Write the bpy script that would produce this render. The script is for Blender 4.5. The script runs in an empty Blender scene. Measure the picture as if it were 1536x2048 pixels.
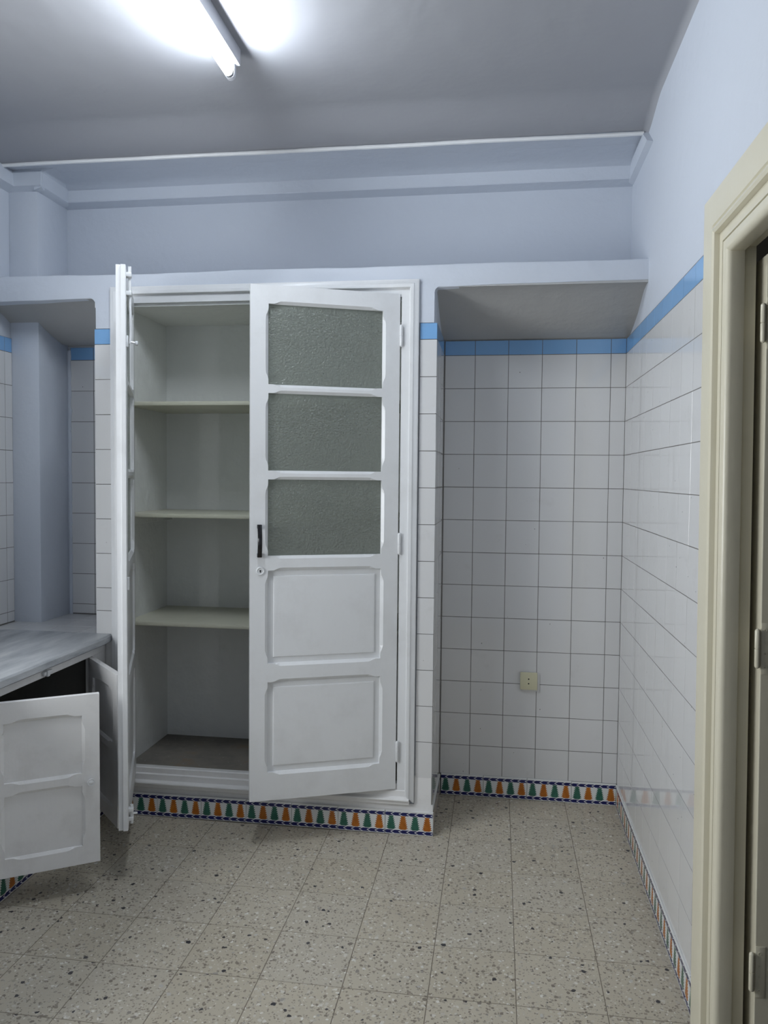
import bpy, bmesh, math, random
from math import pi, sin, cos, radians, hypot
from mathutils import Matrix, Vector, noise

random.seed(7)
SC = bpy.context.scene
COL = SC.collection

# ------------------------------------------------------------------ camera
F_PX, YAW, PITCH, ROLL = 1577.29, 0.14354747, -0.04418773, 0.00952202
CAM = Vector((-0.55278688, -3.63807928, 1.45133835 + 0.03))
fwd = Vector((-sin(YAW) * cos(PITCH), cos(YAW) * cos(PITCH), sin(PITCH)))
rt = Vector((cos(YAW), sin(YAW), 0))
up = rt.cross(fwd)
r2 = rt * cos(ROLL) + up * sin(ROLL)
u2 = up * cos(ROLL) - rt * sin(ROLL)
cam_data = bpy.data.cameras.new('camera')
cam_data.sensor_fit = 'VERTICAL'
cam_data.sensor_height = 36.0
cam_data.sensor_width = 27.0
cam_data.lens = 36.0 * F_PX / 2048.0
cam_data.clip_start = 0.05
cam = bpy.data.objects.new('camera', cam_data)
COL.objects.link(cam)
cam.matrix_world = Matrix(((r2.x, u2.x, -fwd.x, CAM.x), (r2.y, u2.y, -fwd.y, CAM.y),
                           (r2.z, u2.z, -fwd.z, CAM.z), (0, 0, 0, 1)))
SC.camera = cam

# ------------------------------------------------------------------ light and exposure
world = bpy.data.worlds.new('world')
SC.world = world
world.use_nodes = True
world.node_tree.nodes['Background'].inputs[0].default_value = (0.8, 0.75, 0.65, 1)
world.node_tree.nodes['Background'].inputs[1].default_value = 0.012
SC.view_settings.view_transform = 'Standard'
SC.view_settings.look = 'None'
SC.view_settings.gamma = 1.0
SC.view_settings.use_curve_mapping = False
SC.view_settings.exposure = 0.0
TUBE_STRENGTH = 175.0
TUBE_COLOR = (0.86, 0.93, 1.0)

# added fill light for the lower room, through an assumed, unseen window at left
WIN_Y0, WIN_Y1, WIN_Z0, WIN_Z1 = -2.85, -1.68, 1.00, 2.10
fill = bpy.data.lights.new('fill_light', 'AREA')
fill.shape = 'RECTANGLE'
fill.size, fill.size_y = WIN_Z1 - WIN_Z0, WIN_Y1 - WIN_Y0
fill.energy = 50.0
fill.color = (0.95, 0.98, 1.0)
fill_o = bpy.data.objects.new('fill_light', fill)
COL.objects.link(fill_o)
fill_o.location = (-2.93, (WIN_Y0 + WIN_Y1) / 2, (WIN_Z0 + WIN_Z1) / 2)
fill_o.rotation_euler = (0, -pi / 2, 0)

# ------------------------------------------------------------------ node helpers
class NT:
    def __init__(self, name):
        self.m = bpy.data.materials.new(name)
        self.m.use_nodes = True
        self.t = self.m.node_tree
        self.b = self.t.nodes['Principled BSDF']
        self.out = self.t.nodes['Material Output']

    def n(self, kind, **kw):
        nd = self.t.nodes.new(kind)
        for k, v in kw.items():
            setattr(nd, k, v)
        return nd

    def link(self, a, b):
        self.t.links.new(a, b)

    def setin(self, sock, v):
        if hasattr(v, 'is_output'):
            self.link(v, sock)
        elif isinstance(v, (tuple, list)) and len(v) == 3 and sock.type == 'RGBA':
            sock.default_value = (*v, 1)
        else:
            sock.default_value = v

    def math(self, op, a, b=0.0, c=0.0, clamp=False):
        nd = self.n('ShaderNodeMath', operation=op, use_clamp=clamp)
        self.setin(nd.inputs[0], a)
        self.setin(nd.inputs[1], b)
        self.setin(nd.inputs[2], c)
        return nd.outputs[0]

    def mix(self, f, a, b, blend='MIX'):
        nd = self.n('ShaderNodeMix', data_type='RGBA', blend_type=blend)
        self.setin(nd.inputs[0], f)
        self.setin(nd.inputs[6], a)
        self.setin(nd.inputs[7], b)
        return nd.outputs[2]

    def ramp(self, f, stops):
        nd = self.n('ShaderNodeValToRGB')
        e = nd.color_ramp.elements
        while len(e) < len(stops):
            e.new(0.5)
        for el, (p, c) in zip(e, stops):
            el.position = p
            el.color = (*c, 1) if isinstance(c, tuple) else (c, c, c, 1)
        self.link(f, nd.inputs[0])
        return nd.outputs[0]

    def pos(self):
        return self.n('ShaderNodeNewGeometry').outputs['Position']

    def obj(self):
        return self.n('ShaderNodeTexCoord').outputs['Object']

    def rand(self):
        return self.n('ShaderNodeObjectInfo').outputs['Random']

    def mapping(self, v, scale=(1, 1, 1), loc=(0, 0, 0)):
        nd = self.n('ShaderNodeMapping')
        self.link(v, nd.inputs[0])
        self.setin(nd.inputs[1], loc)
        nd.inputs[3].default_value = scale
        return nd.outputs[0]

    def noise(self, v, scale, detail=3.0, rough=0.5, out=0):
        nd = self.n('ShaderNodeTexNoise')
        self.link(v, nd.inputs['Vector'])
        nd.inputs['Scale'].default_value = scale
        nd.inputs['Detail'].default_value = detail
        nd.inputs['Roughness'].default_value = rough
        return nd.outputs[out]

    def voro(self, v, scale, feature='F1', rnd=1.0):
        nd = self.n('ShaderNodeTexVoronoi', feature=feature)
        self.link(v, nd.inputs['Vector'])
        nd.inputs['Scale'].default_value = scale
        nd.inputs['Randomness'].default_value = rnd
        return nd

    def bump(self, h, strength, dist=0.01, normal=None):
        nd = self.n('ShaderNodeBump')
        nd.inputs['Strength'].default_value = strength
        nd.inputs['Distance'].default_value = dist
        self.link(h, nd.inputs['Height'])
        if normal is not None:
            self.link(normal, nd.inputs['Normal'])
        return nd.outputs[0]

    def set(self, **kw):
        for k, v in kw.items():
            self.setin(self.b.inputs[k.replace('_', ' ')], v)
        return self


def mat_plaster(name, col, bump=0.35, lumps=False, rough=0.6):
    t = NT(name)
    p = t.pos()
    a = t.noise(p, 3.0, 4)
    c = t.mix(t.math('MULTIPLY', a, 0.16), col, tuple(x * 0.82 for x in col))
    h = t.noise(p, 9.0 if lumps else 14.0, 3 if lumps else 6, 0.5)
    n = t.bump(h, bump, 0.02)
    if lumps:
        v = t.voro(p, 9.0).outputs['Distance']
        sp = t.math('LESS_THAN', v, t.math('MULTIPLY', t.noise(p, 2.2, 2), 0.25))
        n = t.bump(sp, 0.45, 0.004, n)
        fl = t.math('GREATER_THAN', t.noise(p, 11.0, 5, 0.6), 0.57)
        msk = t.math('GREATER_THAN', t.noise(p, 1.6, 1), 0.54)
        n = t.bump(t.math('MULTIPLY', fl, msk), 0.45, 0.003, n)
    t.set(Base_Color=c, Roughness=rough, Normal=n)
    t.b.inputs['Specular IOR Level'].default_value = 0.3
    return t.m


def mat_paint(name, col, rough=0.35, dirt=0.25, dirt_col=(0.33, 0.31, 0.28), grain=0.12):
    t = NT(name)
    p = t.pos()
    d = t.ramp(t.noise(p, 5.5, 7, 0.62), [(0.50, 0.0), (0.78, 1.0)])
    c = t.mix(t.math('MULTIPLY', d, dirt), col, dirt_col)
    h = t.noise(t.mapping(p, (60, 60, 7)), 1.0, 4)
    h2 = t.noise(p, 22.0, 4)
    n = t.bump(h, grain, 0.004)
    n = t.bump(h2, grain, 0.01, n)
    t.set(Base_Color=c, Roughness=rough, Normal=n)
    return t.m


def mat_tile(name, col, var=0.05):
    t = NT(name)
    p = t.pos()
    r = t.rand()
    c = t.mix(t.math('MULTIPLY', r, var * 2), col, tuple(x * 0.72 for x in col))
    d = t.ramp(t.noise(p, 7.0, 8, 0.65), [(0.60, 0.0), (0.80, 1.0)])
    c = t.mix(t.math('MULTIPLY', d, 0.20), c, (0.34, 0.30, 0.24))
    sp = t.voro(p, 26.0)
    dot = t.math('MULTIPLY', t.math('LESS_THAN', sp.outputs['Distance'], 0.045),
                 t.math('GREATER_THAN', t.n('ShaderNodeSeparateColor').outputs[0], 2.0))
    sepc = t.n('ShaderNodeSeparateColor')
    t.link(sp.outputs['Color'], sepc.inputs[0])
    dot = t.math('MULTIPLY', t.math('LESS_THAN', sp.outputs['Distance'], 0.05),
                 t.math('GREATER_THAN', sepc.outputs[0], 0.90))
    c = t.mix(dot, c, (0.06, 0.05, 0.05))
    n = t.bump(t.noise(p, 9.0, 2), 0.02, 0.006)
    t.set(Base_Color=c, Roughness=0.035, Normal=n)
    t.b.inputs['Specular IOR Level'].default_value = 0.75
    return t.m


def mat_flat(name, col, rough=0.5, metal=0.0):
    t = NT(name)
    n = t.bump(t.noise(t.pos(), 40.0, 3), 0.08, 0.004)
    t.set(Base_Color=col, Roughness=rough, Metallic=metal, Normal=n)
    return t.m


def mat_terrazzo():
    t = NT('terrazzo')
    p = t.pos()
    r = t.rand()
    off = t.n('ShaderNodeCombineXYZ')
    t.setin(off.inputs[0], t.math('MULTIPLY', r, 37.0))
    t.setin(off.inputs[1], t.math('MULTIPLY', r, 91.0))
    va = t.n('ShaderNodeVectorMath', operation='ADD')
    t.link(p, va.inputs[0])
    t.link(off.outputs[0], va.inputs[1])
    q0 = va.outputs[0]
    # jitter the lookup so that the chips are angular and uneven
    dj = t.n('ShaderNodeVectorMath', operation='MULTIPLY_ADD')
    t.link(t.noise(q0, 90.0, 2, out=1), dj.inputs[0])
    dj.inputs[1].default_value = (0.012, 0.012, 0.0)
    t.link(q0, dj.inputs[2])
    q = dj.outputs[0]
    tint = t.ramp(r, [(0.0, (0.51, 0.455, 0.345)), (0.35, (0.57, 0.51, 0.39)), (0.7, (0.535, 0.495, 0.41)), (1.0, (0.60, 0.54, 0.42))])
    c = t.mix(t.noise(p, 4.0, 5), tint, (0.50, 0.46, 0.37))
    fine = t.noise(q0, 260.0, 2)
    c = t.mix(t.math('MULTIPLY', fine, 0.35), c, (0.40, 0.36, 0.30))

    def chips(scale, rad, thresh, cols, c):
        v = t.voro(q, scale)
        s = t.n('ShaderNodeSeparateColor')
        t.link(v.outputs['Color'], s.inputs[0])
        size = t.math('MULTIPLY_ADD', s.outputs[1], rad, 0.12)
        m = t.math('MULTIPLY', t.math('LESS_THAN', v.outputs['Distance'], size),
                   t.math('GREATER_THAN', s.outputs[0], thresh))
        cc = t.ramp(s.outputs[2], cols)
        return t.mix(m, c, cc)
    g = [(0.0, (0.21, 0.18, 0.145)), (0.30, (0.34, 0.295, 0.235)), (0.55, (0.26, 0.24, 0.215)), (0.80, (0.40, 0.36, 0.29)), (1.0, (0.72, 0.70, 0.64))]
    c = chips(135.0, 0.42, 0.25, g, c)
    c = chips(80.0, 0.38, 0.32, g, c)
    c = chips(52.0, 0.30, 0.88, [(0.0, (0.035, 0.035, 0.04)), (0.6, (0.10, 0.09, 0.085)), (0.8, (0.70, 0.69, 0.65)), (1.0, (0.16, 0.13, 0.10))], c)
    st = t.ramp(t.noise(p, 3.1, 5, 0.6), [(0.56, 0.0), (0.75, 1.0)])
    c = t.mix(t.math('MULTIPLY', st, 0.30), c, (0.27, 0.22, 0.16))
    t.set(Base_Color=c, Roughness=0.42, Normal=t.bump(t.noise(p, 30.0, 4), 0.10, 0.005))
    t.b.inputs['Specular IOR Level'].default_value = 0.4
    return t.m


def mat_marble():
    t = NT('grey_marble')
    p = t.pos()
    q = t.mapping(p, (9.0, 1.6, 9.0))
    f = t.noise(q, 1.6, 9, 0.68)
    c = t.ramp(f, [(0.28, (0.20, 0.215, 0.235)), (0.45, (0.38, 0.40, 0.42)), (0.60, (0.50, 0.515, 0.53)), (0.80, (0.68, 0.68, 0.67))])
    t.set(Base_Color=c, Roughness=0.34, Normal=t.bump(f, 0.15, 0.004))
    return t.m


def mat_concrete():
    t = NT('cupboard_concrete')
    p = t.pos()
    f = t.noise(p, 6.0, 8, 0.66)
    c = t.ramp(f, [(0.30, (0.16, 0.15, 0.14)), (0.55, (0.24, 0.22, 0.19)), (0.68, (0.27, 0.20, 0.14)), (0.85, (0.34, 0.32, 0.30))])
    sp = t.voro(p, 30.0)
    c = t.mix(t.math('LESS_THAN', sp.outputs['Distance'], 0.07), c, (0.5, 0.49, 0.47))
    t.set(Base_Color=c, Roughness=0.7, Normal=t.bump(f, 0.3, 0.01))
    return t.m


def mat_baseboard():
    """Glazed border tile 20 x 10 cm: serrated trees between two bands of arrows (tile-local metres)."""
    t = NT('border_tile')
    s = t.n('ShaderNodeSeparateXYZ')
    t.link(t.obj(), s.inputs[0])
    x, v = s.outputs[0], t.math('MULTIPLY', s.outputs[2], 10.0)
    M = t.math
    u = M('MULTIPLY', x, 20.0)
    uf = M('ABSOLUTE', M('SUBTRACT', M('FRACT', u), 0.5))
    vv = M('DIVIDE', M('SUBTRACT', v, 0.205), 0.575)
    hw = M('SUBTRACT', 0.315, M('MULTIPLY', vv, 0.215))
    tooth = M('FRACT', M('MULTIPLY', vv, 7.0))
    hw = M('ADD', hw, M('MULTIPLY', tooth, 0.14))
    hw = M('MULTIPLY', hw, M('MINIMUM', 1.0, M('ADD', 0.62, M('MULTIPLY', vv, 3.6))))
    tree = M('MULTIPLY', M('LESS_THAN', uf, hw),
             M('MULTIPLY', M('GREATER_THAN', vv, 0.0), M('LESS_THAN', vv, 1.0)))
    par = M('GREATER_THAN', M('FRACT', M('MULTIPLY', u, 0.5)), 0.5)
    wob = t.noise(t.pos(), 60.0, 3)
    green = t.mix(wob, (0.018, 0.08, 0.058), (0.045, 0.18, 0.125))
    orange = t.mix(wob, (0.30, 0.075, 0.006), (0.56, 0.19, 0.02))
    c = t.mix(tree, (0.74, 0.75, 0.74), t.mix(par, green, orange))

    def band(c, lo, hi):
        mid = (lo + hi) / 2
        inside = M('MULTIPLY', M('GREATER_THAN', v, lo), M('LESS_THAN', v, hi))
        dv = M('ABSOLUTE', M('SUBTRACT', v, mid))
        ph = M('FRACT', M('ADD', M('SUBTRACT', M('MULTIPLY', x, 30.0), M('MULTIPLY', dv, 5.6)), 40.35))
        chev = M('LESS_THAN', ph, 0.16)
        edge = M('LESS_THAN', dv, (hi - lo) / 2 + 1.0)
        navy = t.mix(wob, (0.006, 0.007, 0.05), (0.015, 0.02, 0.15))
        return t.mix(M('MULTIPLY', inside, edge), c, t.mix(chev, navy, (0.66, 0.67, 0.72)))
    c = band(c, 0.045, 0.185)
    c = band(c, 0.79, 0.93)
    t.set(Base_Color=c, Roughness=0.16, Normal=t.bump(t.noise(t.pos(), 35.0, 2), 0.06, 0.004))
    return t.m


def mat_glass():
    t = NT('obscure_glass')
    p = t.pos()
    d = t.n('ShaderNodeVectorMath', operation='MULTIPLY_ADD')
    t.link(t.noise(p, 70.0, 2, out=1), d.inputs[0])
    d.inputs[1].default_value = (0.012, 0.012, 0.012)
    t.link(p, d.inputs[2])
    h = t.voro(d.outputs[0], 135.0, 'SMOOTH_F1').outputs['Distance']
    h2 = t.noise(p, 190.0, 2)
    n = t.bump(h, 0.75, 0.006)
    n = t.bump(h2, 0.35, 0.004, n)
    t.set(Base_Color=(0.50, 0.54, 0.49), Roughness=0.20, IOR=1.45, Transmission_Weight=0.72, Normal=n)
    return t.m


def mat_emit(name, col, strength):
    t = NT(name)
    t.set(Base_Color=(0.8, 0.8, 0.8))
    t.b.inputs['Emission Color'].default_value = (*col, 1)
    t.b.inputs['Emission Strength'].default_value = strength
    return t.m


WALL = mat_plaster('wall_paint', (0.595, 0.635, 0.705), 0.22)
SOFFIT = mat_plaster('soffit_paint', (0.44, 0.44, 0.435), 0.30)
CEIL = mat_plaster('ceiling_paint', (0.36, 0.365, 0.39), 0.16, lumps=True)
INNER = mat_plaster('cupboard_limewash', (0.82, 0.835, 0.82), 0.45)
TILE = mat_tile('white_wall_tile', (0.70, 0.70, 0.70))
BLUE = mat_tile('blue_wall_tile', (0.205, 0.42, 0.72), 0.08)
GROUT = mat_flat('dark_grout', (0.16, 0.15, 0.14), 0.9)
FGROUT = mat_flat('floor_grout', (0.22, 0.19, 0.15), 0.9)
TERRA = mat_terrazzo()
BORDER = mat_baseboard()
WHITE = mat_paint('white_gloss_paint', (0.78, 0.79, 0.80), 0.32, 0.16)
WORN = mat_paint('worn_white_paint', (0.83, 0.825, 0.82), 0.38, 0.26)
CREAM = mat_paint('cream_gloss_paint', (0.69, 0.65, 0.515), 0.30, 0.08, (0.42, 0.37, 0.24), 0.08)
SHELF = mat_paint('cream_shelf_paint', (0.62, 0.615, 0.50), 0.35, 0.20)
MARBLE = mat_marble()
CONC = mat_concrete()
GLASS = mat_glass()
BLACK = mat_flat('black_plastic', (0.008, 0.008, 0.010), 0.25)
DARK = mat_flat('dark_hole', (0.01, 0.01, 0.01), 0.8)
METAL = mat_flat('painted_metal', (0.78, 0.79, 0.80), 0.25)
STEEL = mat_flat('grey_steel', (0.35, 0.35, 0.36), 0.35, 0.8)
CARCASS = mat_paint('dusty_carcass', (0.20, 0.195, 0.185), 0.6, 0.3)
IVORY = mat_flat('ivory_plastic', (0.66, 0.63, 0.44), 0.35)
ENAMEL = mat_flat('white_enamel', (0.70, 0.71, 0.76), 0.35)
TUBE = mat_emit('lit_tube', TUBE_COLOR, TUBE_STRENGTH)

# ------------------------------------------------------------------ mesh helpers
class MB:
    def __init__(self):
        self.v, self.f = [], []

    def add(self, vs, fs):
        o = len(self.v)
        self.v += [tuple(p) for p in vs]
        self.f += [tuple(i + o for i in f) for f in fs]
        return self

    def box(self, x0, x1, y0, y1, z0, z1, bev=0.0):
        if x0 > x1: x0, x1 = x1, x0
        if y0 > y1: y0, y1 = y1, y0
        if z0 > z1: z0, z1 = z1, z0
        if bev <= 0:
            return self.add([(x0, y0, z0), (x1, y0, z0), (x1, y1, z0), (x0, y1, z0),
                             (x0, y0, z1), (x1, y0, z1), (x1, y1, z1), (x0, y1, z1)],
                            [(0, 3, 2, 1), (4, 5, 6, 7), (0, 1, 5, 4), (1, 2, 6, 5), (2, 3, 7, 6), (3, 0, 4, 7)])
        bm = bmesh.new()
        bmesh.ops.create_cube(bm, size=1.0)
        for w in bm.verts:
            w.co = ((x0 + x1) / 2 + w.co.x * (x1 - x0), (y0 + y1) / 2 + w.co.y * (y1 - y0), (z0 + z1) / 2 + w.co.z * (z1 - z0))
        b = min(bev, 0.45 * min(x1 - x0, y1 - y0, z1 - z0))
        bmesh.ops.bevel(bm, geom=list(bm.edges), offset=b, segments=2, profile=0.5, affect='EDGES')
        bm.verts.index_update()
        self.add([w.co for w in bm.verts], [[w.index for w in f.verts] for f in bm.faces])
        bm.free()
        return self

    def loft(self, rings, closed=True, caps=True):
        n = len(rings[0])
        vs = [p for r in rings for p in r]
        fs = []
        m = n if closed else n - 1
        for k in range(len(rings) - 1):
            for i in range(m):
                j = (i + 1) % n
                fs.append((k * n + i, k * n + j, (k + 1) * n + j, (k + 1) * n + i))
        if caps and closed:
            fs.append(tuple(range(n))[::-1])
            fs.append(tuple((len(rings) - 1) * n + i for i in range(n)))
        return self.add(vs, fs)

    def prism(self, prof, axis, a, b):
        """prof: closed 2D loop; axis 'x': (y,z), 'y': (x,z), 'z': (x,y)."""
        def mk(p, t):
            return {'x': (t, p[0], p[1]), 'y': (p[0], t, p[1]), 'z': (p[0], p[1], t)}[axis]
        return self.loft([[mk(p, a) for p in prof], [mk(p, b) for p in prof]])

    def lathe(self, prof, centre, axis='z', seg=16):
        rings = []
        for r, h in prof:
            ring = []
            for k in range(seg):
                a = 2 * pi * k / seg
                d = {'z': (r * cos(a), r * sin(a), h), 'y': (r * cos(a), h, r * sin(a)), 'x': (h, r * cos(a), r * sin(a))}[axis]
                ring.append((centre[0] + d[0], centre[1] + d[1], centre[2] + d[2]))
            rings.append(ring)
        return self.loft(rings)

    def tube(self, pts, r, seg=10):
        pts = [Vector(p) for p in pts]
        rings = []
        for i, p in enumerate(pts):
            d = (pts[min(i + 1, len(pts) - 1)] - pts[max(i - 1, 0)]).normalized()
            a = Vector((0, 0, 1)) if abs(d.z) < 0.9 else Vector((1, 0, 0))
            s = d.cross(a).normalized()
            t = s.cross(d)
            rr = r[i] if isinstance(r, (list, tuple)) else r
            rings.append([tuple(p + (s * cos(2 * pi * k / seg) + t * sin(2 * pi * k / seg)) * rr) for k in range(seg)])
        return self.loft(rings)

    def map(self, fn):
        self.v = [fn(*p) for p in self.v]
        return self

    def flip(self):
        self.f = [tuple(reversed(f)) for f in self.f]
        return self


def mesh_of(name, mb, mat, smooth=False):
    me = bpy.data.meshes.new(name)
    me.from_pydata(mb.v, [], mb.f)
    bm = bmesh.new()
    bm.from_mesh(me)
    bmesh.ops.recalc_face_normals(bm, faces=bm.faces)
    bm.to_mesh(me)
    bm.free()
    me.materials.append(mat)
    if smooth:
        me.shade_smooth()
        me.set_sharp_from_angle(angle=radians(30))
    me.update()
    return me


def link(name, me, parent=None, kind=None, label=None):
    o = bpy.data.objects.new(name, me)
    COL.objects.link(o)
    if parent is not None:
        o.parent = parent
    if kind: o['kind'] = kind
    if label: o['label'] = label
    return o


def obj(name, mb, mat, parent=None, kind=None, label=None, smooth=False, world=True):
    """world=True: the mesh is in world coordinates whatever the parent's own place is."""
    o = link(name, mesh_of(name, mb, mat, smooth), parent, kind, label)
    if parent is not None and world:
        o.matrix_parent_inverse = WM[parent.name].inverted() if parent.name in WM else Matrix()
    return o


WM = {}


def thing(name, label, cat, loc, rotz=0.0):
    o = link(name, None)
    o.location = loc
    o.rotation_euler = (0, 0, rotz)
    o['label'] = label
    o['category'] = cat
    WM[o.name] = Matrix.Translation(loc) @ Matrix.Rotation(rotz, 4, 'Z')
    return o


def struct(name, mb, mat, label=None, smooth=False):
    o = obj(name, mb, mat, smooth=smooth)
    o['kind'] = 'structure'
    if label: o['label'] = label
    return o


TILE_CACHE = {}


def tile_mesh(w, h, mat, th=0.006, bev=0.0004):
    key = (round(w, 4), round(h, 4), mat.name, th)
    if key not in TILE_CACHE:
        b = bev
        vs = [(0, th, 0), (w, th, 0), (w, th, h), (0, th, h),
              (0, b, 0), (w, b, 0), (w, b, h), (0, b, h),
              (b, 0, b), (w - b, 0, b), (w - b, 0, h - b), (b, 0, h - b)]
        fs = [(8, 9, 10, 11)]
        for i in range(4):
            j = (i + 1) % 4
            fs += [(i, j, 4 + j, 4 + i), (4 + i, 4 + j, 8 + j, 8 + i)]
        TILE_CACHE[key] = mesh_of('tile', MB().add(vs, fs), mat)
    return TILE_CACHE[key]


GAP = 0.0025


def tile_grid(parent, origin, rot, us, zs, mats, skip=None, wob=0.0012):
    """us: joint positions along the wall (local x), zs: joint heights from the top down."""
    R = Matrix.Rotation(rot, 4, 'Z')
    for i in range(len(zs) - 1):
        z1, z0 = zs[i], zs[i + 1]
        for k in range(len(us) - 1):
            u0, u1 = us[k], us[k + 1]
            if skip and skip(u0, u1, z0, z1): continue
            w, h = u1 - u0 - GAP, z1 - z0 - GAP
            if w < 0.006 or h < 0.006: continue
            o = link('tile', tile_mesh(w, h, mats(i)), parent)
            p = R @ Vector((u0 + GAP / 2, random.uniform(-0.00015, 0.00015), 0))
            o.location = (origin[0] + p.x, origin[1] + p.y, z0 + GAP / 2)
            o.rotation_euler = (random.uniform(-wob, wob), random.uniform(-0.004, 0.004) * (0.15 / max(w, 0.1)) * 0.6, rot + random.uniform(-wob, wob))


# ------------------------------------------------------------------ levels (metres)
ZB0, ZB1 = 2.039, 2.105            # blue row
ROWS = [ZB1] + [ZB0 - 0.15 * i for i in range(13)]     # 2.105, 2.039, 1.889 ... 0.239
ROWS_FULL = ROWS + [0.100]
ZC = 2.91                          # ceiling
ZL = 2.86                          # lower strip of ceiling over the cupboard wall
XL, XR = -2.79, 0.0
YF = -0.434                        # front plane of the built-out cupboard wall
YBACK = -4.4


def tmat(i):
    return BLUE if i == 0 else TILE


# ------------------------------------------------------------------ floor
fl = struct('floor', MB().box(XL - 0.1, 0.07, YBACK - 0.1, 0.1, -0.10, -0.0009), FGROUT,
            'speckled beige terrazzo tile floor')
FT = 0.25
FX0, FY0 = -0.4797, -0.2003


def floor_tile(x0, x1, y0, y1):
    w, d = x1 - x0 - 0.0026, y1 - y0 - 0.0026
    key = ('f', round(w, 4), round(d, 4))
    if key not in TILE_CACHE:
        b = 0.0005
        vs = [(0, 0, -0.02), (w, 0, -0.02), (w, d, -0.02), (0, d, -0.02),
              (0, 0, -b), (w, 0, -b), (w, d, -b), (0, d, -b),
              (b, b, 0), (w - b, b, 0), (w - b, d - b, 0), (b, d - b, 0)]
        fs = [(8, 9, 10, 11)]
        for i in range(4):
            j = (i + 1) % 4
            fs += [(i, j, 4 + j, 4 + i), (4 + i, 4 + j, 8 + j, 8 + i)]
        TILE_CACHE[key] = mesh_of('tile', MB().add(vs, fs), TERRA)
    o = link('tile', TILE_CACHE[key], fl)
    o.location = (x0 + 0.0013, y0 + 0.0013, random.uniform(-0.0003, 0.0))
    o.rotation_euler = (random.uniform(-0.0006, 0.0006), random.uniform(-0.0006, 0.0006), 0)


xs = sorted({XL, 0.0} | {FX0 + FT * k for k in range(-9, 2) if XL < FX0 + FT * k < 0})
ys = sorted({YBACK, 0.0} | {FY0 - FT * k for k in range(0, 19) if FY0 - FT * k > YBACK})
for a in range(len(xs) - 1):
    for b in range(len(ys) - 1):
        if ys[b + 1] > YF + 0.12 and xs[a + 1] < -0.85: continue      # under the built-out wall
        if xs[a + 1] < -2.35: continue                                 # under the counter
        floor_tile(xs[a], xs[a + 1], ys[b], ys[b + 1])

# ------------------------------------------------------------------ walls
wb = struct('wall_back', MB().box(XL - 0.1, 0.075, 0.008, 0.12, 0, ZC + 0.1), WALL, 'pale painted back wall with white tiles in the niches')
wr = struct('wall_right', MB().box(0.010, 0.062, -1.552, 0.01, 0, ZC + 0.1).box(0.010, 0.062, -2.50, -1.552, 2.095, ZC + 0.1)
            .box(0.010, 0.062, YBACK, -2.50, 0, ZC + 0.1), WALL, 'pale painted right wall above white tiles')
wl = struct('wall_left', MB().box(XL - 0.12, XL - 0.008, WIN_Y1, 0.01, 0, ZC + 0.1).box(XL - 0.12, XL - 0.008, YBACK, WIN_Y0, 0, ZC + 0.1)
            .box(XL - 0.12, XL - 0.008, WIN_Y0, WIN_Y1, 0, WIN_Z0).box(XL - 0.12, XL - 0.008, WIN_Y0, WIN_Y1, WIN_Z1, ZC + 0.1), WALL, 'pale painted left wall')
wf = struct('wall_front', MB().box(XL - 0.1, 0.075, YBACK - 0.12, YBACK, 0, ZC + 0.1), WALL)

# back wall of the right niche
obj('grout', MB().box(-0.813, 0.009, 0.0006, 0.0085, 0.0, ZB1), GROUT, wb)
tile_grid(wb, (0, 0), 0, [-0.803, -0.6658, -0.5158, -0.3658, -0.2158, -0.0658, 0.0], ROWS_FULL, tmat)
# back wall of the left niche
obj('grout', MB().box(-2.641, -2.272, 0.0006, 0.0085, 0.5, ZB1 - 0.005), GROUT, wb)
tile_grid(wb, (0, 0), 0, [-2.641, -2.52, -2.37, -2.281], [ZB1 - 0.004] + ROWS[1:10] + [0.792], tmat)
pe = MB()
rings = []
for k in range(90):
    z = 0.786 + 1.30 * k / 89
    e = 0.004 * noise.noise((z * 21, 3.1, 0)) + 0.003 * noise.noise((z * 60, 8.1, 0))
    d = 0.003 * noise.noise((z * 33, 5.5, 0))
    rings.append([(-2.657, 0.0084, z), (-2.657, -0.004 + d, z), (-2.648 + e * 0.5, -0.007 + d, z), (-2.638 + e, -0.003 + d, z), (-2.636 + e, 0.0084, z)])
pe.loft(rings)
obj('plaster_edge', pe, WALL, wb)
# right wall
obj('grout', MB().box(0.0005, 0.0105, -1.44, 0.008, 0.0, ZB1 + 0.001), GROUT, wr)
tile_grid(wr, (0, 0), -pi / 2, [0.0] + [0.035 + 0.15 * k for k in range(10)] + [1.43], ROWS_FULL, tmat)
# left wall inside the left niche
obj('grout', MB().box(XL - 0.0085, XL - 0.0006, -1.652, -0.20, 0.6, ZB1), GROUT, wl)
tile_grid(wl, (XL, 0), pi / 2, [-1.65, -1.50, -1.35, -1.20, -1.05, -0.90, -0.75, -0.60, -0.45, -0.30, -0.246], ROWS[:10] + [0.792], tmat)

wi = MB()
for y0, y1, z0, z1 in ((WIN_Y0, WIN_Y0 + 0.04, WIN_Z0, WIN_Z1), (WIN_Y1 - 0.04, WIN_Y1, WIN_Z0, WIN_Z1),
                       (WIN_Y0 + 0.04, WIN_Y1 - 0.04, WIN_Z0, WIN_Z0 + 0.04), (WIN_Y0 + 0.04, WIN_Y1 - 0.04, WIN_Z1 - 0.04, WIN_Z1)):
    wi.box(XL - 0.11, XL - 0.05, y0, y1, z0, z1)
struct('added_window_1', wi, WHITE, 'white frame of an assumed unseen window, added for the fill light')  # out of view, added to frame the opening of the fill light

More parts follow.
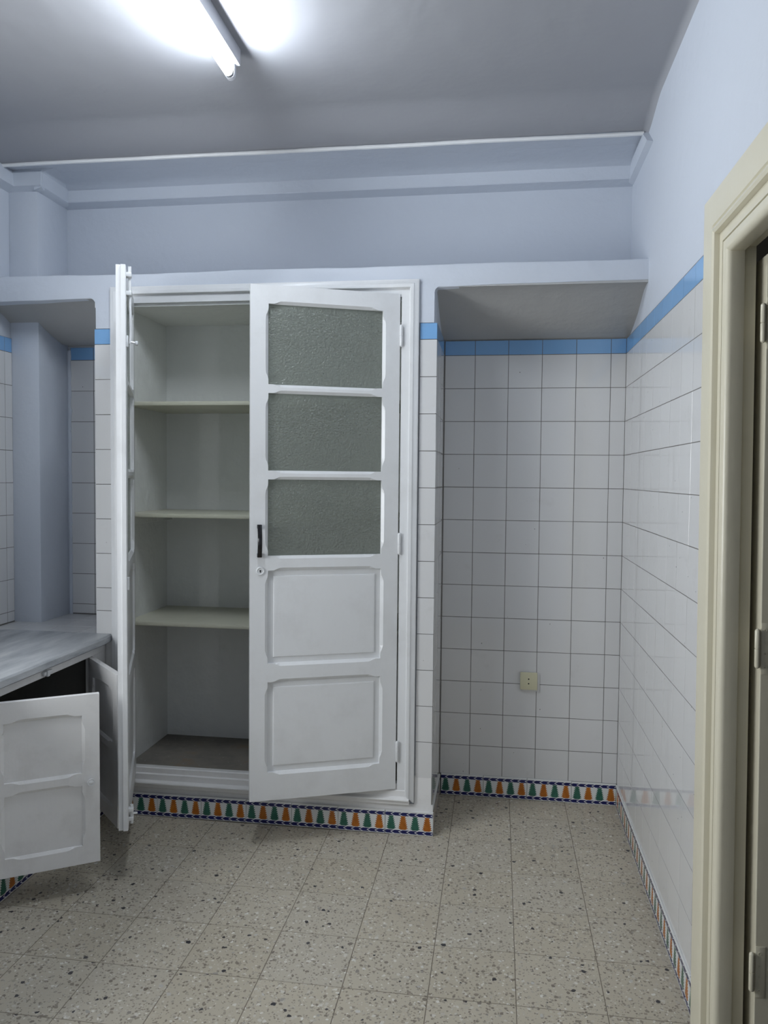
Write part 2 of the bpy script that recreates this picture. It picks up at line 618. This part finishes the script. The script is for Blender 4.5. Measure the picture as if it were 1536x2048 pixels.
# ceiling: main slab rounded into the right wall, then a slightly lower strip behind the bead
cb = MB()
sec = []
for k in range(9):
    a = k / 8 * pi / 2
    sec.append((0.012 - 0.028 + 0.028 * cos(a), ZC - 0.028 + 0.028 * sin(a)))
N = 42
rings = []
for j in range(N + 1):
    if j < 12:
        y = -0.345 - 0.025 * j
        s = (j / 11)
        s = s * s * (3 - 2 * s)
        dz = (ZL - ZC) * (1 - s)
    else:
        y = -0.62 + (YBACK + 0.62) * (j - 11) / (N - 11)
        dz = 0
    rings.append([(x, y, z + dz) for x, z in sec] + [(XL - 0.11, y, ZC + dz), (XL - 0.11, y, ZC + 0.15), (0.012, y, ZC + 0.15)])
cb.loft(rings)
ce = struct('ceiling', cb, CEIL, 'uneven grey-white plaster ceiling', smooth=True)

obj('lower_strip', MB().box(XL - 0.11, 0.012, -0.3445, 0.05, ZL, ZC + 0.15), WALL, ce)

# bead across the ceiling
pts = []
for k in range(61):
    x = -2.79 + 2.785 * k / 60
    pts.append((x, -0.342 + 0.003 * noise.noise((x * 3, 1, 0)), ZL - 0.007 - 0.003 * (k / 60) + 0.003 * noise.noise((x * 2.3, 5, 0))))
struct('trim_1', MB().tube(pts, [0.0085 + 0.0018 * noise.noise((k * 0.7, 9, 2)) for k in range(61)], 8), WHITE, 'thin white painted pipe across the ceiling', smooth=True)

# cornice
cz0, cz1 = 2.768, 2.848
co = MB()
co.prism([(0.009, ZL + 0.01), (-0.22, ZL + 0.01), (-0.22, ZL - 0.0005), (-0.16, ZL - 0.003), (-0.11, ZL - 0.009), (-0.075, ZL - 0.019), (-0.056, cz1 - 0.012), (-0.055, cz0 + 0.017), (-0.052, cz0 + 0.013), (0.009, cz0)], 'x', -2.66, 0.011)
co.prism([(-2.656, ZL + 0.01), (-2.56, ZL + 0.01), (-2.56, ZL - 0.0005), (-2.595, ZL - 0.008), (-2.613, ZL - 0.02), (-2.616, cz0 + 0.014), (-2.619, cz0 + 0.011), (-2.656, cz0)], 'y', -0.270, -0.02)
co.prism([(-0.244, ZL + 0.01), (-0.262, ZL + 0.01), (-0.274, cz1), (-0.28, cz0 + 0.016), (-0.244, cz0)], 'x', -2.80, -2.62)
co.prism([(XL - 0.009, ZL + 0.01), (XL + 0.02, ZL + 0.01), (XL + 0.032, cz1), (XL + 0.04, cz0 + 0.016), (XL - 0.009, cz0)], 'y', -0.40, -0.25)
sec_r = [(0.0115, cz1 + 0.010), (-0.006, cz1 + 0.006), (-0.010, cz1), (-0.012, cz0 + 0.008), (0.0115, cz0 - 0.003)]
co.loft([[(x, -0.470 + 0.125 * min(max((z - cz0) / (cz1 - cz0), 0), 1), z) for x, z in sec_r], [(x, -0.02, z) for x, z in sec_r]])
struct('trim_2', co, WALL, 'pale plaster cornice strip below the ceiling', smooth=True)

# pillar in the left corner
struct('trim_3', MB().box(XL - 0.009, -2.655, -0.246, 0.009, 0.785, ZL + 0.02, 0.006), WALL, 'pale painted square pillar in the left corner', smooth=True)

# plaster ledge over the niches and the cupboard
lm = MB()
rings = []
for k in range(57):
    x = (XL - 0.009) + (2.809) * k / 56
    a = 0.005 * noise.noise((x * 2.2, 3.3, 0)) + 0.002 * noise.noise((x * 9, 1.3, 0))
    b = 0.006 * noise.noise((x * 1.7, 7.3, 0)) + 0.002 * noise.noise((x * 8, 4.3, 0))
    c = 0.0012 * noise.noise((x * 3.1, 11.3, 0))
    t = (x - XL) / 2.79
    zb = 2.232 + 0.022 * t + b
    zt = 2.338 + a
    yf = YF + c
    rings.append([(x, 0.009, zb), (x, yf + 0.006, zb), (x, yf + 0.0015, zb + 0.0025), (x, yf, zb + 0.008),
                  (x, yf, zt - 0.010), (x, yf + 0.003, zt - 0.003), (x, yf + 0.010, zt), (x, 0.009, zt)])
lm.loft(rings)
ledge = struct('trim_4', lm, WALL, 'thick white plaster ledge above cupboard and niches', smooth=True)
obj('lintel', MB().box(-2.279, -0.82, YF + 0.004, 0.0085, 2.196, 2.26), INNER, ledge)


def soffit(x0, x1, zf):
    prof = [(YF + 0.004, zf), (-0.40, zf), (-0.34, zf - 0.012), (-0.28, zf - 0.040), (-0.21, zf - 0.075), (-0.12, zf - 0.105),
            (-0.05, zf - 0.125), (0.0005, ZB1 + 0.006), (0.0085, ZB1 + 0.002), (0.0085, zf + 0.02), (YF + 0.004, zf + 0.02)]
    return obj('soffit', MB().prism(prof, 'x', x0, x1), SOFFIT, ledge, smooth=True)


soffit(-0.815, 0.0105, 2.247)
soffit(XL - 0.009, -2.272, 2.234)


def fillet(xc, zc, r, s):
    """concave corner filler between a column (side s of the niche) and the soffit"""
    prof = [(xc, zc + 0.004), (xc - s * r, zc + 0.004)]
    for k in range(7):
        a = k / 6 * pi / 2
        prof.append((xc - s * r + s * r * sin(a), zc - r + r * cos(a)))
    prof.append((xc, zc - r))
    q = MB()
    loop = [(xc + s * 0.003, zc + 0.004)] + [(xc - s * (r - r * sin(k / 6 * pi / 2)), zc - (r - r * cos(k / 6 * pi / 2))) for k in range(7)] + [(xc + s * 0.003, zc - r)]
    q.prism(loop, 'y', YF - 0.0004, -0.30)
    return obj('corner_fillet', q, WALL, ledge, smooth=True)


fillet(-0.818, 2.249, 0.022, -1)
fillet(-2.2735, 2.238, 0.034, 1)

# masonry columns either side of the cupboard
cr = struct('trim_5', MB().box(-0.902, -0.8135, YF + 0.0075, 0.0088, 0, 2.245, 0.003), WALL, 'narrow tiled column right of the cupboard')
obj('plaster_face', MB().box(-0.881, -0.8185, YF - 0.0002, YF + 0.02, ZB1 + 0.001, 2.262), WALL, cr)
obj('grout', MB().box(-0.8145, -0.8056, YF + 0.004, 0.003, 0, ZB1 - 0.003), GROUT, cr)
obj('grout', MB().box(-0.874, -0.8095, YF + 0.003, YF + 0.010, 0.245, ZB1 - 0.004), GROUT, cr)
obj('plaster_face', MB().box(-0.878, -0.807, YF + 0.001, YF + 0.012, 0.098, 0.246, 0.002), WORN, cr)
tile_grid(cr, (0, YF), 0, [-0.876, -0.805], ROWS[:14], tmat, wob=0.004)
tile_grid(cr, (-0.805, 0), pi / 2, [YF + 0.004, -0.284, -0.134, 0.0], ROWS_FULL, tmat)

cl = struct('trim_6', MB().box(-2.2735, -2.150, YF + 0.0075, 0.0088, 0, 2.24, 0.003), WALL, 'narrow tiled column left of the cupboard')
obj('plaster_face', MB().box(-2.2735, -2.183, YF - 0.0002, YF + 0.012, ZB1 + 0.001, 2.262), WALL, cl)
obj('plaster_face', MB().box(-2.2075, -2.198, YF + 0.001, YF + 0.012, 0.0, ZB1 - 0.02, 0.002), WALL, cl)
obj('plaster_face', MB().box(-2.2735, -2.2075, YF + 0.003, YF + 0.012, 0.0, 0.76, 0.002), WORN, cl)
obj('grout', MB().box(-2.279, -2.2075, YF + 0.0035, YF + 0.010, 0.755, ZB1 - 0.004), GROUT, cl)
tile_grid(cl, (0, YF), 0, [-2.281, -2.2065], ROWS[:9] + [0.889, 0.775], tmat, wob=0.004)

# plinth under the cupboard; its top is the cupboard's floor
pl = struct('trim_7', MB().box(-2.15, -0.902, YF + 0.006, 0.0085, 0.0, 0.206), CONC, 'stained concrete plinth forming the cupboard floor')
obj('plaster_face', MB().box(-2.19, -0.80, YF + 0.0005, YF + 0.010, 0.0, 0.126, 0.002), WORN, pl)
# sill of the left niche
si = struct('trim_8', MB().box(XL - 0.008, -2.273, YF + 0.003, 0.0085, 0.0, 0.782), GROUT, 'white tiled sill of the left niche')
for x0, x1 in ((XL, -2.67), (-2.67, -2.52), (-2.52, -2.37), (-2.37, -2.281)):
    for y0, y1 in ((-0.434, -0.30), (-0.30, -0.15), (-0.15, 0.0)):
        o = link('tile', tile_mesh(x1 - x0 - GAP, y1 - y0 - GAP, TILE), si)
        o.location = (x0 + GAP / 2, y0 + GAP / 2, 0.788)
        o.rotation_euler = (radians(-90), 0, 0)

# ------------------------------------------------------------------ patterned border tiles along the floor
def border(name, label, origin, rot, start, end, phase):
    """tiles 20 cm long from local x = start to end; phase = local x of one joint."""
    R = Matrix.Rotation(rot, 4, 'Z')
    a0 = R @ Vector((start, 0.006, 0))
    b0 = R @ Vector((end, 0.012, 0))
    mb = MB().box(origin[0] + a0.x, origin[0] + b0.x, origin[1] + a0.y, origin[1] + b0.y, 0, 0.099)
    root = struct(name, mb, WORN, label)
    k = math.floor((start - phase) / 0.2)
    while phase + 0.2 * k < end - 1e-6:
        lo, hi = max(start, phase + 0.2 * k), min(end, phase + 0.2 * (k + 1))
        if hi - lo > 0.01:
            l0, l1 = lo - (phase + 0.2 * k) + 0.0008, hi - (phase + 0.2 * k) - 0.0008
            key = ('b', round(l0, 4), round(l1, 4))
            if key not in TILE_CACHE:
                b, th, h0, h1 = 0.001, 0.0065, 0.001, 0.1
                vs = [(l0, th, h0), (l1, th, h0), (l1, th, h1), (l0, th, h1), (l0, b, h0), (l1, b, h0), (l1, b, h1), (l0, b, h1),
                      (l0 + b, 0, h0 + b), (l1 - b, 0, h0 + b), (l1 - b, 0, h1 - b), (l0 + b, 0, h1 - b)]
                fs = [(8, 9, 10, 11)]
                for i in range(4):
                    j = (i + 1) % 4
                    fs += [(i, j, 4 + j, 4 + i), (4 + i, 4 + j, 8 + j, 8 + i)]
                TILE_CACHE[key] = mesh_of('border_tile', MB().add(vs, fs), BORDER)
            o = link('border_tile', TILE_CACHE[key], root)
            p = R @ Vector((phase + 0.2 * k, random.uniform(-0.0006, 0.0006), 0))
            o.location = (origin[0] + p.x, origin[1] + p.y, random.uniform(-0.001, 0.001))
            o.rotation_euler = (0, random.uniform(-0.003, 0.003), rot)
        k += 1
    return root


border('baseboard_back', 'patterned border tiles at the foot of the niche wall', (0, -0.0055), 0, -0.797, -0.003, -0.80)
border('baseboard_right', 'patterned border tiles along the right wall', (-0.0055, 0), -pi / 2, 0.008, 1.44, 0.0)
border('baseboard_niche', 'patterned border tiles on the side of the niche', (-0.7995, 0), pi / 2, -0.440, -0.012, -0.44)
border('baseboard_front', 'patterned border tiles below the cupboard', (0, -0.447), 0, -2.20, -0.797, -0.797)
border('baseboard_left', 'patterned border tiles below the base cabinet', (-2.232, 0), pi / 2, -2.0, -0.452, -0.50)

# ------------------------------------------------------------------ joinery: panelled doors
def runout(d, c):
    s = min(max((d - 0.018) / 0.034, 0.0), 1.0)
    return c * s * s * (3 - 2 * s)


def panel_frame(W, H, t, cells, c=0.011, ch=0.010, lip=0.0, bev=0.0015):
    """Door frame with stopped chamfers. cells: (z0, z1, x0, x1, zo0, zo1)."""
    mb = MB()
    n = 26
    for (z0, z1, x0, x1, a0, a1) in cells:
        inner = [((x0, a0), (x1, a0), (0, -1)), ((x1, a0), (x1, a1), (1, 0)), ((x1, a1), (x0, a1), (0, 1)), ((x0, a1), (x0, a0), (-1, 0))]
        outer = [((0, z0), (W, z0)), ((W, z0), (W, z1)), ((W, z1), (0, z1)), ((0, z1), (0, z0))]
        P, O, FR = [], [], []
        for (pa, pb, nn), (oa, ob) in zip(inner, outer):
            L = hypot(pb[0] - pa[0], pb[1] - pa[1])
            for k in range(n):
                # sample densely near the two ends, where the run-outs are
                s = k / n
                tt = s - 0.13 * sin(2 * pi * s)
                p = (pa[0] + (pb[0] - pa[0]) * tt, pa[1] + (pb[1] - pa[1]) * tt)
                o = runout(min(tt, 1 - tt) * L, c)
                P.append(p)
                FR.append((p[0] + nn[0] * o, p[1] + nn[1] * o))
                O.append((oa[0] + (ob[0] - oa[0]) * tt, oa[1] + (ob[1] - oa[1]) * tt))
        rings = [[(x, 0.0, z) for x, z in O], [(x, 0.0, z) for x, z in FR], [(x, ch, z) for x, z in P],
                 [(x, t - ch, z) for x, z in P], [(x, t, z) for x, z in FR], [(x, t, z) for x, z in O]]
        mb.loft(rings, closed=True, caps=False)
    # outer edge faces
    mb.add([(0, 0, 0), (W, 0, 0), (W, t, 0), (0, t, 0), (0, 0, H), (W, 0, H), (W, t, H), (0, t, H)],
           [(0, 1, 2, 3), (4, 7, 6, 5), (1, 5, 6, 2), (0, 3, 7, 4)])
    if lip:
        mb.box(W - 0.002, W + lip, t * 0.48, t - 0.001, 0.0, H, 0.001)
    return mb


def raised_panel(x0, x1, z0, z1, y0, y1, field):
    e = 0.004
    x0 -= e; x1 += e; z0 -= e; z1 += e
    mb = MB()
    def rect(i, y):
        return [(x0 + i, y, z0 + i), (x1 - i, y, z0 + i), (x1 - i, y, z1 - i), (x0 + i, y, z1 - i)]
    if field:
        rings = [rect(0, y1), rect(0, y0), rect(e + 0.022, y0 - 0.0005), rect(e + 0.0245, y0 - 0.0045), rect(e + 0.029, y0 - 0.005)]
    else:
        rings = [rect(0, y1), rect(0, y0)]
    mb.loft(rings)
    return mb


def mirror(mb, s):
    if s < 0:
        mb.map(lambda x, y, z: (-x, y, z)).flip()
    return mb


def local_part(name, mb, mat, parent, s, **kw):
    return obj(name, mirror(mb, s), mat, parent, world=False, **kw)


def hinge_mb(x, y, z, h=0.078, r=0.0062):
    m = MB()
    m.lathe([(0.0012, -h / 2 - 0.006), (r * 0.8, -h / 2 - 0.003), (r, -h / 2), (r, -0.0012), (r * 0.75, -0.0008), (r * 0.75, 0.0008), (r, 0.0012), (r, h / 2), (r * 0.8, h / 2 + 0.003), (0.0012, h / 2 + 0.006)], (x, y, z), 'z', 12)
    return m


def cupboard_door(parent, hinge, rot, s, W, label, outside):
    """hinge: world point of the hinge edge at the door's foot; s=+1 opens to local +x."""
    H, t = 2.027, 0.034
    segs = [0.112, 0.363, 0.074, 0.369, 0.058, 0.300, 0.035, 0.301, 0.034, 0.310, 0.071]
    z, op = 0.0, []
    for i, h in enumerate(segs):
        if i % 2: op.append((z, z + h))
        z += h
    cuts = [0.0] + [(op[i][1] + op[i + 1][0]) / 2 for i in range(4)] + [H]
    st = 0.070
    cells = [(cuts[i], cuts[i + 1], st, W - st, op[i][0], op[i][1]) for i in range(5)]
    d = local_part('door', panel_frame(W, H, t, cells, lip=0.0 if outside else 0.009), WHITE, parent, s, label=label)
    d.location = hinge
    d.rotation_euler = (0, 0, rot)
    d.matrix_parent_inverse = WM[parent.name].inverted()
    for i in range(2):
        local_part('raised_panel', raised_panel(st, W - st, op[i][0], op[i][1], 0.0145, 0.026, True), WHITE, d, s)
    for i in range(2, 5):
        local_part('glass_pane', MB().box(st - 0.004, W - st + 0.004, 0.015, 0.019, op[i][0] - 0.004, op[i][1] + 0.004), GLASS, d, s)
    for zc in (0.158, 1.018, 1.860):
        local_part('hinge', hinge_mb(-0.004, -0.005, zc), METAL, d, s, smooth=True)
    return d


cup = thing('wall_cupboard', 'tall white built-in cupboard with glazed doors and three open shelves', 'cupboard', (-1.53, YF, 0.0))
OX0, OX1, OZ0, OZ1 = -2.132, -0.950, 0.213, 2.208
fr = MB()
# jambs and head: flat inner band plus a raised mitred moulding outside it
def frame_ring(x0, x1, z0, z1, w, y0, y1, bottom=True):
    """picture-frame ring of section (offset outwards, depth)"""
    fr_rings = []
    for (xa, za, sx, sz) in ((x0, z0, -1, -1), (x0, z1, -1, 1), (x1, z1, 1, 1), (x1, z0, 1, -1)):
        fr_rings.append([(xa + sx * o, y, za + (sz * o if (sz > 0 or bottom) else 0)) for o, y in w])
    return fr_rings
flat = [(0.0, YF + 0.05), (0.0, YF - 0.010), (0.001, YF - 0.011), (0.034, YF - 0.011), (0.034, YF + 0.001), (0.016, YF + 0.001), (0.016, YF + 0.05)]
r = frame_ring(OX0, OX1, 0.186, OZ1, flat, 0, 0, False)
fr.loft(r, caps=True)
mould = [(0.034, YF + 0.001), (0.034, YF - 0.020), (0.037, YF - 0.0245), (0.043, YF - 0.026), (0.050, YF - 0.0245), (0.054, YF - 0.020), (0.062, YF - 0.017), (0.070, YF - 0.013), (0.0715, YF + 0.001)]
r = frame_ring(OX0, OX1, 0.205, OZ1, mould, 0, 0, True)
fr.loft([[(p[0], p[1], max(p[2], 0.126)) for p in q] for q in r], caps=True)
obj('frame', fr, WHITE, cup, smooth=True)
sl = MB()
sl.prism([(YF + 0.02, 0.213), (YF - 0.004, 0.213), (YF - 0.008, 0.209), (YF - 0.008, 0.188), (YF - 0.015, 0.184), (YF - 0.015, 0.160), (YF - 0.030, 0.154),
          (YF - 0.032, 0.150), (YF - 0.031, 0.146), (YF - 0.018, 0.142), (YF - 0.018, 0.128), (YF - 0.010, 0.122), (YF + 0.002, 0.122), (YF + 0.002, 0.19), (YF + 0.02, 0.2065)], 'x', OX0 - 0.055, OX1 + 0.052)
obj('bottom_rail', sl, WORN, cup, smooth=True)
# shelves
for z in (1.796, 1.316, 0.845):
    obj('shelf', MB().box(-2.148, -0.904, -0.422, 0.006, z - 0.018, z, 0.0035), SHELF, cup, smooth=True)
for z in (1.316, 0.845):
    obj('shelf_cleat', MB().box(-2.149, -2.118, -0.40, 0.006, z - 0.050, z - 0.0185, 0.002), INNER, cup)
    obj('shelf_cleat', MB().box(-0.934, -0.903, -0.40, 0.006, z - 0.050, z - 0.0185, 0.002), INNER, cup)
# inner lining (lime-washed masonry)
obj('lining', MB().box(-2.1495, -2.1465, YF + 0.012, 0.0075, 0.2065, 2.196).box(-0.9055, -0.9025, YF + 0.012, 0.0075, 0.2065, 2.196)
    .box(-2.1465, -0.9055, 0.0045, 0.0078, 0.2065, 2.196), INNER, cup)

rd = cupboard_door(cup, (OX1 - 0.005, YF - 0.016, 0.192), radians(22.6), -1, 0.598, 'right door, slightly ajar, seen from outside', True)
ld = cupboard_door(cup, (OX0 + 0.004, YF - 0.018, 0.192), radians(-66.9), 1, 0.596, 'left door, swung wide open, seen edge on', False)

# pull, keyhole rose on the right door (local x is negative there: s = -1)
W = 0.598
hd = MB()
zt, zb = 1.098, 0.974
pts = []
for k in range(13):
    a = k / 12
    pts.append((W - 0.036, -0.014 - 0.016 * sin(pi * a), zb + (zt - zb) * a))
rings = []
for i, (x, y, z) in enumerate(pts):
    w2 = 0.0085
    rings.append([(x - w2, y - 0.004, z), (x - w2 * 0.5, y - 0.0065, z), (x + w2 * 0.5, y - 0.0065, z), (x + w2, y - 0.004, z), (x + w2, y + 0.003, z), (x - w2, y + 0.003, z)])
hd.loft(rings)
for z in (zt - 0.006, zb + 0.006):
    hd.box(W - 0.036 - 0.009, W - 0.036 + 0.009, -0.018, 0.0005, z - 0.008, z + 0.008, 0.002)
h = local_part('handle', hd, BLACK, rd, -1, smooth=True, label='black curved pull handle')
ro = MB().lathe([(0.016, 0.001), (0.0165, -0.002), (0.0150, -0.0045), (0.0120, -0.0045), (0.0105, -0.0020), (0.0060, -0.0020), (0.0055, -0.0035), (0.001, -0.0035)], (W - 0.040, 0, 0.917), 'y', 24)
k0 = local_part('lock_rose', ro, METAL, rd, -1, smooth=True)
kh = MB().lathe([(0.0034, -0.0030), (0.0034, -0.0042), (0.0005, -0.0042)], (W - 0.040, 0, 0.9185), 'y', 12)
kh.box(W - 0.040 - 0.0018, W - 0.040 + 0.0018, -0.0042, -0.003, 0.911, 0.9185)
obj('keyhole', mirror(kh, -1), DARK, rd, world=False)

# bolts on the inside of the left door (local y = thickness is the inner face)
t = 0.034
bo = MB()
bx = 0.596 - 0.034
bo.tube([(bx, t + 0.011, 2.030), (bx, t + 0.011, 1.990)], 0.0065, 8)
bo.tube([(bx, t + 0.011, 1.995), (bx, t + 0.014, 1.80), (bx, t + 0.012, 1.758)], 0.0045, 8)
bo.tube([(bx, t + 0.012, 1.764), (bx, t + 0.034, 1.760)], 0.0045, 8)
bo.lathe([(0.0045, 0.028), (0.009, 0.031), (0.009, 0.038), (0.002, 0.040)], (bx, t, 1.760), 'y', 12)
bo.box(bx - 0.012, bx + 0.012, t - 0.0005, t + 0.006, 1.745, 1.785, 0.001)
for z in (1.935, 2.000):
    bo.box(bx - 0.014, bx + 0.014, t - 0.0005, t + 0.018, z - 0.008, z + 0.008, 0.002)
local_part('bolt', bo, METAL, ld, 1, smooth=True)
b2 = MB().tube([(bx, t + 0.010, 0.080), (bx, t + 0.010, 0.010)], 0.006, 8)
for z in (0.030, 0.062):
    b2.box(bx - 0.013, bx + 0.013, t - 0.0005, t + 0.017, z - 0.007, z + 0.007, 0.002)
b2.tube([(bx, t + 0.010, 0.045), (bx, t + 0.030, 0.047)], 0.004, 8)
local_part('bolt', b2, METAL, ld, 1, smooth=True)
local_part('latch_plate', MB().box(0.596 - 0.03, 0.596 - 0.004, t - 0.0005, t + 0.007, 0.875, 0.920, 0.0015), METAL, ld, 1)

# ------------------------------------------------------------------ counter, cabinet
WX = -2.197
wt = MB()
prof = [(XL, 0.756), (WX - 0.004, 0.756), (WX, 0.760), (WX, 0.782), (WX - 0.006, 0.789), (XL, 0.789)]
rings = []
for k in range(40):
    y = -0.4345 - 1.70 * k / 39
    d = 0.0025 * noise.noise((y * 14, 2.2, 0)) + (0.012 * max(0, 1 - k / 2.0) if k < 2 else 0) * -1
    rings.append([(x + (d if x > -2.5 else 0), y, z) for x, z in prof])
wt.loft(rings)
w = obj('worktop', wt, MARBLE, smooth=True)
w['label'] = 'worn dark grey marble worktop lying on the low cabinet at left'
w['category'] = 'worktop'

cab = thing('base_cabinet', 'low white cabinet with two panelled doors standing open under the marble worktop', 'cabinet', (-2.5, -1.2, 0.0))
FXC = -2.240
obj('carcass', MB().box(XL + 0.001, FXC - 0.002, -0.450, -0.4365, 0.0, 0.754).box(XL + 0.001, XL + 0.012, -2.10, -0.450, 0.0, 0.754)
    .box(XL + 0.012, FXC - 0.002, -2.10, -0.450, 0.100, 0.116).box(XL + 0.001, FXC - 0.002, -2.115, -2.10, 0, 0.754), CARCASS, cab)
obj('top_rail', MB().box(FXC - 0.030, FXC + 0.004, -2.11, -0.437, 0.714, 0.7555, 0.003), WORN, cab)
obj('stile', MB().box(FXC - 0.030, FXC + 0.002, -0.546, -0.437, 0.100, 0.715, 0.002), WORN, cab)
obj('bottom_rail', MB().box(FXC - 0.030, FXC + 0.002, -2.11, -0.546, 0.1005, 0.112, 0.002), WORN, cab)
obj('stile', MB().box(FXC - 0.030, FXC + 0.002, -2.11, -1.274, 0.112, 0.715, 0.002), WORN, cab)
obj('catch', MB().box(FXC + 0.0035, FXC + 0.016, -0.925, -0.865, 0.722, 0.738, 0.004).box(FXC + 0.0035, FXC + 0.022, -0.912, -0.895, 0.718, 0.742, 0.003), METAL, cab, smooth=True)


def cabinet_door(hinge, rot, s, label, knob):
    W, H, t = 0.362, 0.600, 0.022
    segs = [0.065, 0.214, 0.045, 0.204, 0.072]
    z, op = 0.0, []
    for i, hh in enumerate(segs):
        if i % 2: op.append((z, z + hh))
        z += hh
    cuts = [0.0, (op[0][1] + op[1][0]) / 2, H]
    cells = [(cuts[i], cuts[i + 1], 0.058, W - 0.058, op[i][0], op[i][1]) for i in range(2)]
    d = local_part('door', panel_frame(W, H, t, cells, 0.010, 0.0068), WORN, cab, s, label=label)
    d.location = hinge
    d.rotation_euler = (0, 0, rot)
    d.matrix_parent_inverse = WM[cab.name].inverted()
    for a, b in op:
        local_part('panel', raised_panel(0.058, W - 0.058, a, b, 0.0085, 0.0135, False), WORN, d, s)
    for zc in (0.09, 0.51):
        local_part('hinge', hinge_mb(-0.003, -0.004, zc, 0.05, 0.005), METAL, d, s, smooth=True)
    if knob:
        local_part('knob', MB().lathe([(0.008, 0.001), (0.007, -0.006), (0.012, -0.009), (0.0135, -0.013), (0.0125, -0.016), (0.009, -0.0150), (0.004, -0.0175), (0.001, -0.018)], (W - 0.030, 0, 0.292), 'y', 20), METAL, d, s, smooth=True, label='small round white knob')
    return d


cabinet_door((FXC + 0.010, -1.270, 0.113), radians(33.5), 1, 'near door, half open, outer face with round knob', True)
cabinet_door((FXC + 0.010, -0.550, 0.113), radians(135), -1, 'far door, open, shaded inner face', False)

# ------------------------------------------------------------------ socket
so = thing('power_socket', 'square cream two-pin wall socket on the white niche tiles', 'socket', (-0.401, 0.0, 0.556))
obj('back_box', MB().box(-0.435, -0.352, -0.0055, -0.0005, 0.508, 0.592, 0.001), TILE, so)
obj('cover_plate', MB().box(-0.440, -0.3625, -0.0150, -0.0055, 0.516, 0.596, 0.003), IVORY, so, smooth=True)
for z in (0.566, 0.545):
    obj('pin_hole', MB().lathe([(0.0034, -0.0145), (0.0034, -0.0154), (0.0005, -0.0154)], (-0.4015, 0, z), 'y', 12), DARK, so)

# ------------------------------------------------------------------ fluorescent batten
la = thing('fluorescent_lamp', 'lit white fluorescent tube batten fixed to the ceiling', 'lamp', (-1.455, -1.345, 2.85))
obj('batten', MB().box(-1.482, -1.432, -1.672, -1.022, 2.856, ZC + 0.002, 0.003), ENAMEL, la, smooth=True)
obj('tube', MB().tube([(-1.463, -1.634, 2.824), (-1.463, -1.056, 2.824)], 0.0145, 14), TUBE, la, smooth=True)
for y0, y1 in ((-1.046, -1.026), (-1.664, -1.644)):
    hm = MB().box(-1.476, -1.446, y0, y1, 2.822, 2.858, 0.002)
    hm.lathe([(0.016, y0), (0.017, y0 + 0.002), (0.017, y1 - 0.002), (0.015, y1)], (-1.463, 0, 2.824), 'y', 16)
    obj('lamp_holder', hm, ENAMEL, la, smooth=True)
for y0, y1 in ((-1.058, -1.046), (-1.644, -1.632)):
    obj('tube_cap', MB().lathe([(0.0148, y0), (0.0148, y1)], (-1.463, 0, 2.824), 'y', 14), STEEL, la, smooth=True)

# ------------------------------------------------------------------ doorway in the right wall (the old frame leans a little)
def lean(x, y, z):
    return (x, y + 0.038 * (z - 1.08), z)


def portal(sec, yfar, ynear, ztop):
    """sec: loop of (offset away from the opening, x); swept up the far jamb, across, down the near jamb."""
    rings = [[(x, yfar + o, 0.0) for o, x in sec], [(x, yfar + o, ztop + o) for o, x in sec],
             [(x, ynear - o, ztop + o) for o, x in sec], [(x, ynear - o, 0.0) for o, x in sec]]
    sub = []
    for a, b in zip(rings[:-1], rings[1:]):
        for k in range(6):
            t = k / 6
            sub.append([tuple(p[i] + (q[i] - p[i]) * t for i in range(3)) for p, q in zip(a, b)])
    sub.append(rings[-1])
    return MB().loft(sub)


Y0, Y1, Z1 = -1.612, -2.42, 2.045
dr = link('door_1', None, kind='structure', label='cream painted doorway in the right wall')
cas = [(0.172, 0.010), (0.172, -0.016), (0.169, -0.020), (0.092, -0.020), (0.089, -0.0195), (0.086, -0.0155), (0.084, -0.0150), (0.078, -0.0220), (0.070, -0.0240), (0.063, -0.0205), (0.061, -0.0120), (0.061, 0.010)]
obj('casing', portal(cas, Y0, Y1, Z1).map(lean), CREAM, dr, smooth=True)
jam = [(0.0605, 0.030), (0.0605, -0.0075), (0.0345, -0.0075), (0.0335, 0.0000), (0.0305, 0.0000), (0.0295, -0.0075)]
for k in range(9):
    a = k / 8 * pi / 2
    jam.append((0.015 - 0.015 * sin(a), 0.0075 - 0.015 * cos(a)))
jam += [(0.0, 0.035), (0.0005, 0.0365), (0.012, 0.0365), (0.012, 0.066), (0.0605, 0.066)]
obj('jamb', portal(jam, Y0, Y1, Z1).map(lean), CREAM, dr, smooth=True)
leaf = MB().box(0.082, 0.118, -1.632, -0.80, 0.012, 2.03, 0.002).map(lean)
lf = obj('leaf', leaf, CREAM, dr, label='cream door leaf folded back beyond the doorway')
for zc in (1.862, 1.075, 0.290):
    m = hinge_mb(0.0745, -1.634, zc, 0.085, 0.0068).map(lean)
    hg = obj('hinge', m, CREAM, lf, smooth=True)
    pm = MB().box(0.083, 0.106, -1.6340, -1.6315, zc - 0.062, zc + 0.062, 0.0006)
    for q in (-0.045, -0.012, 0.014, 0.045):
        pm.lathe([(0.0042, -1.6335), (0.0042, -1.6348), (0.0018, -1.6348), (0.0016, -1.6340), (0.0004, -1.6340)], (0.0925, 0, zc + q), 'y', 10)
    obj('hinge_plate', pm.map(lean), CREAM, lf, smooth=True)
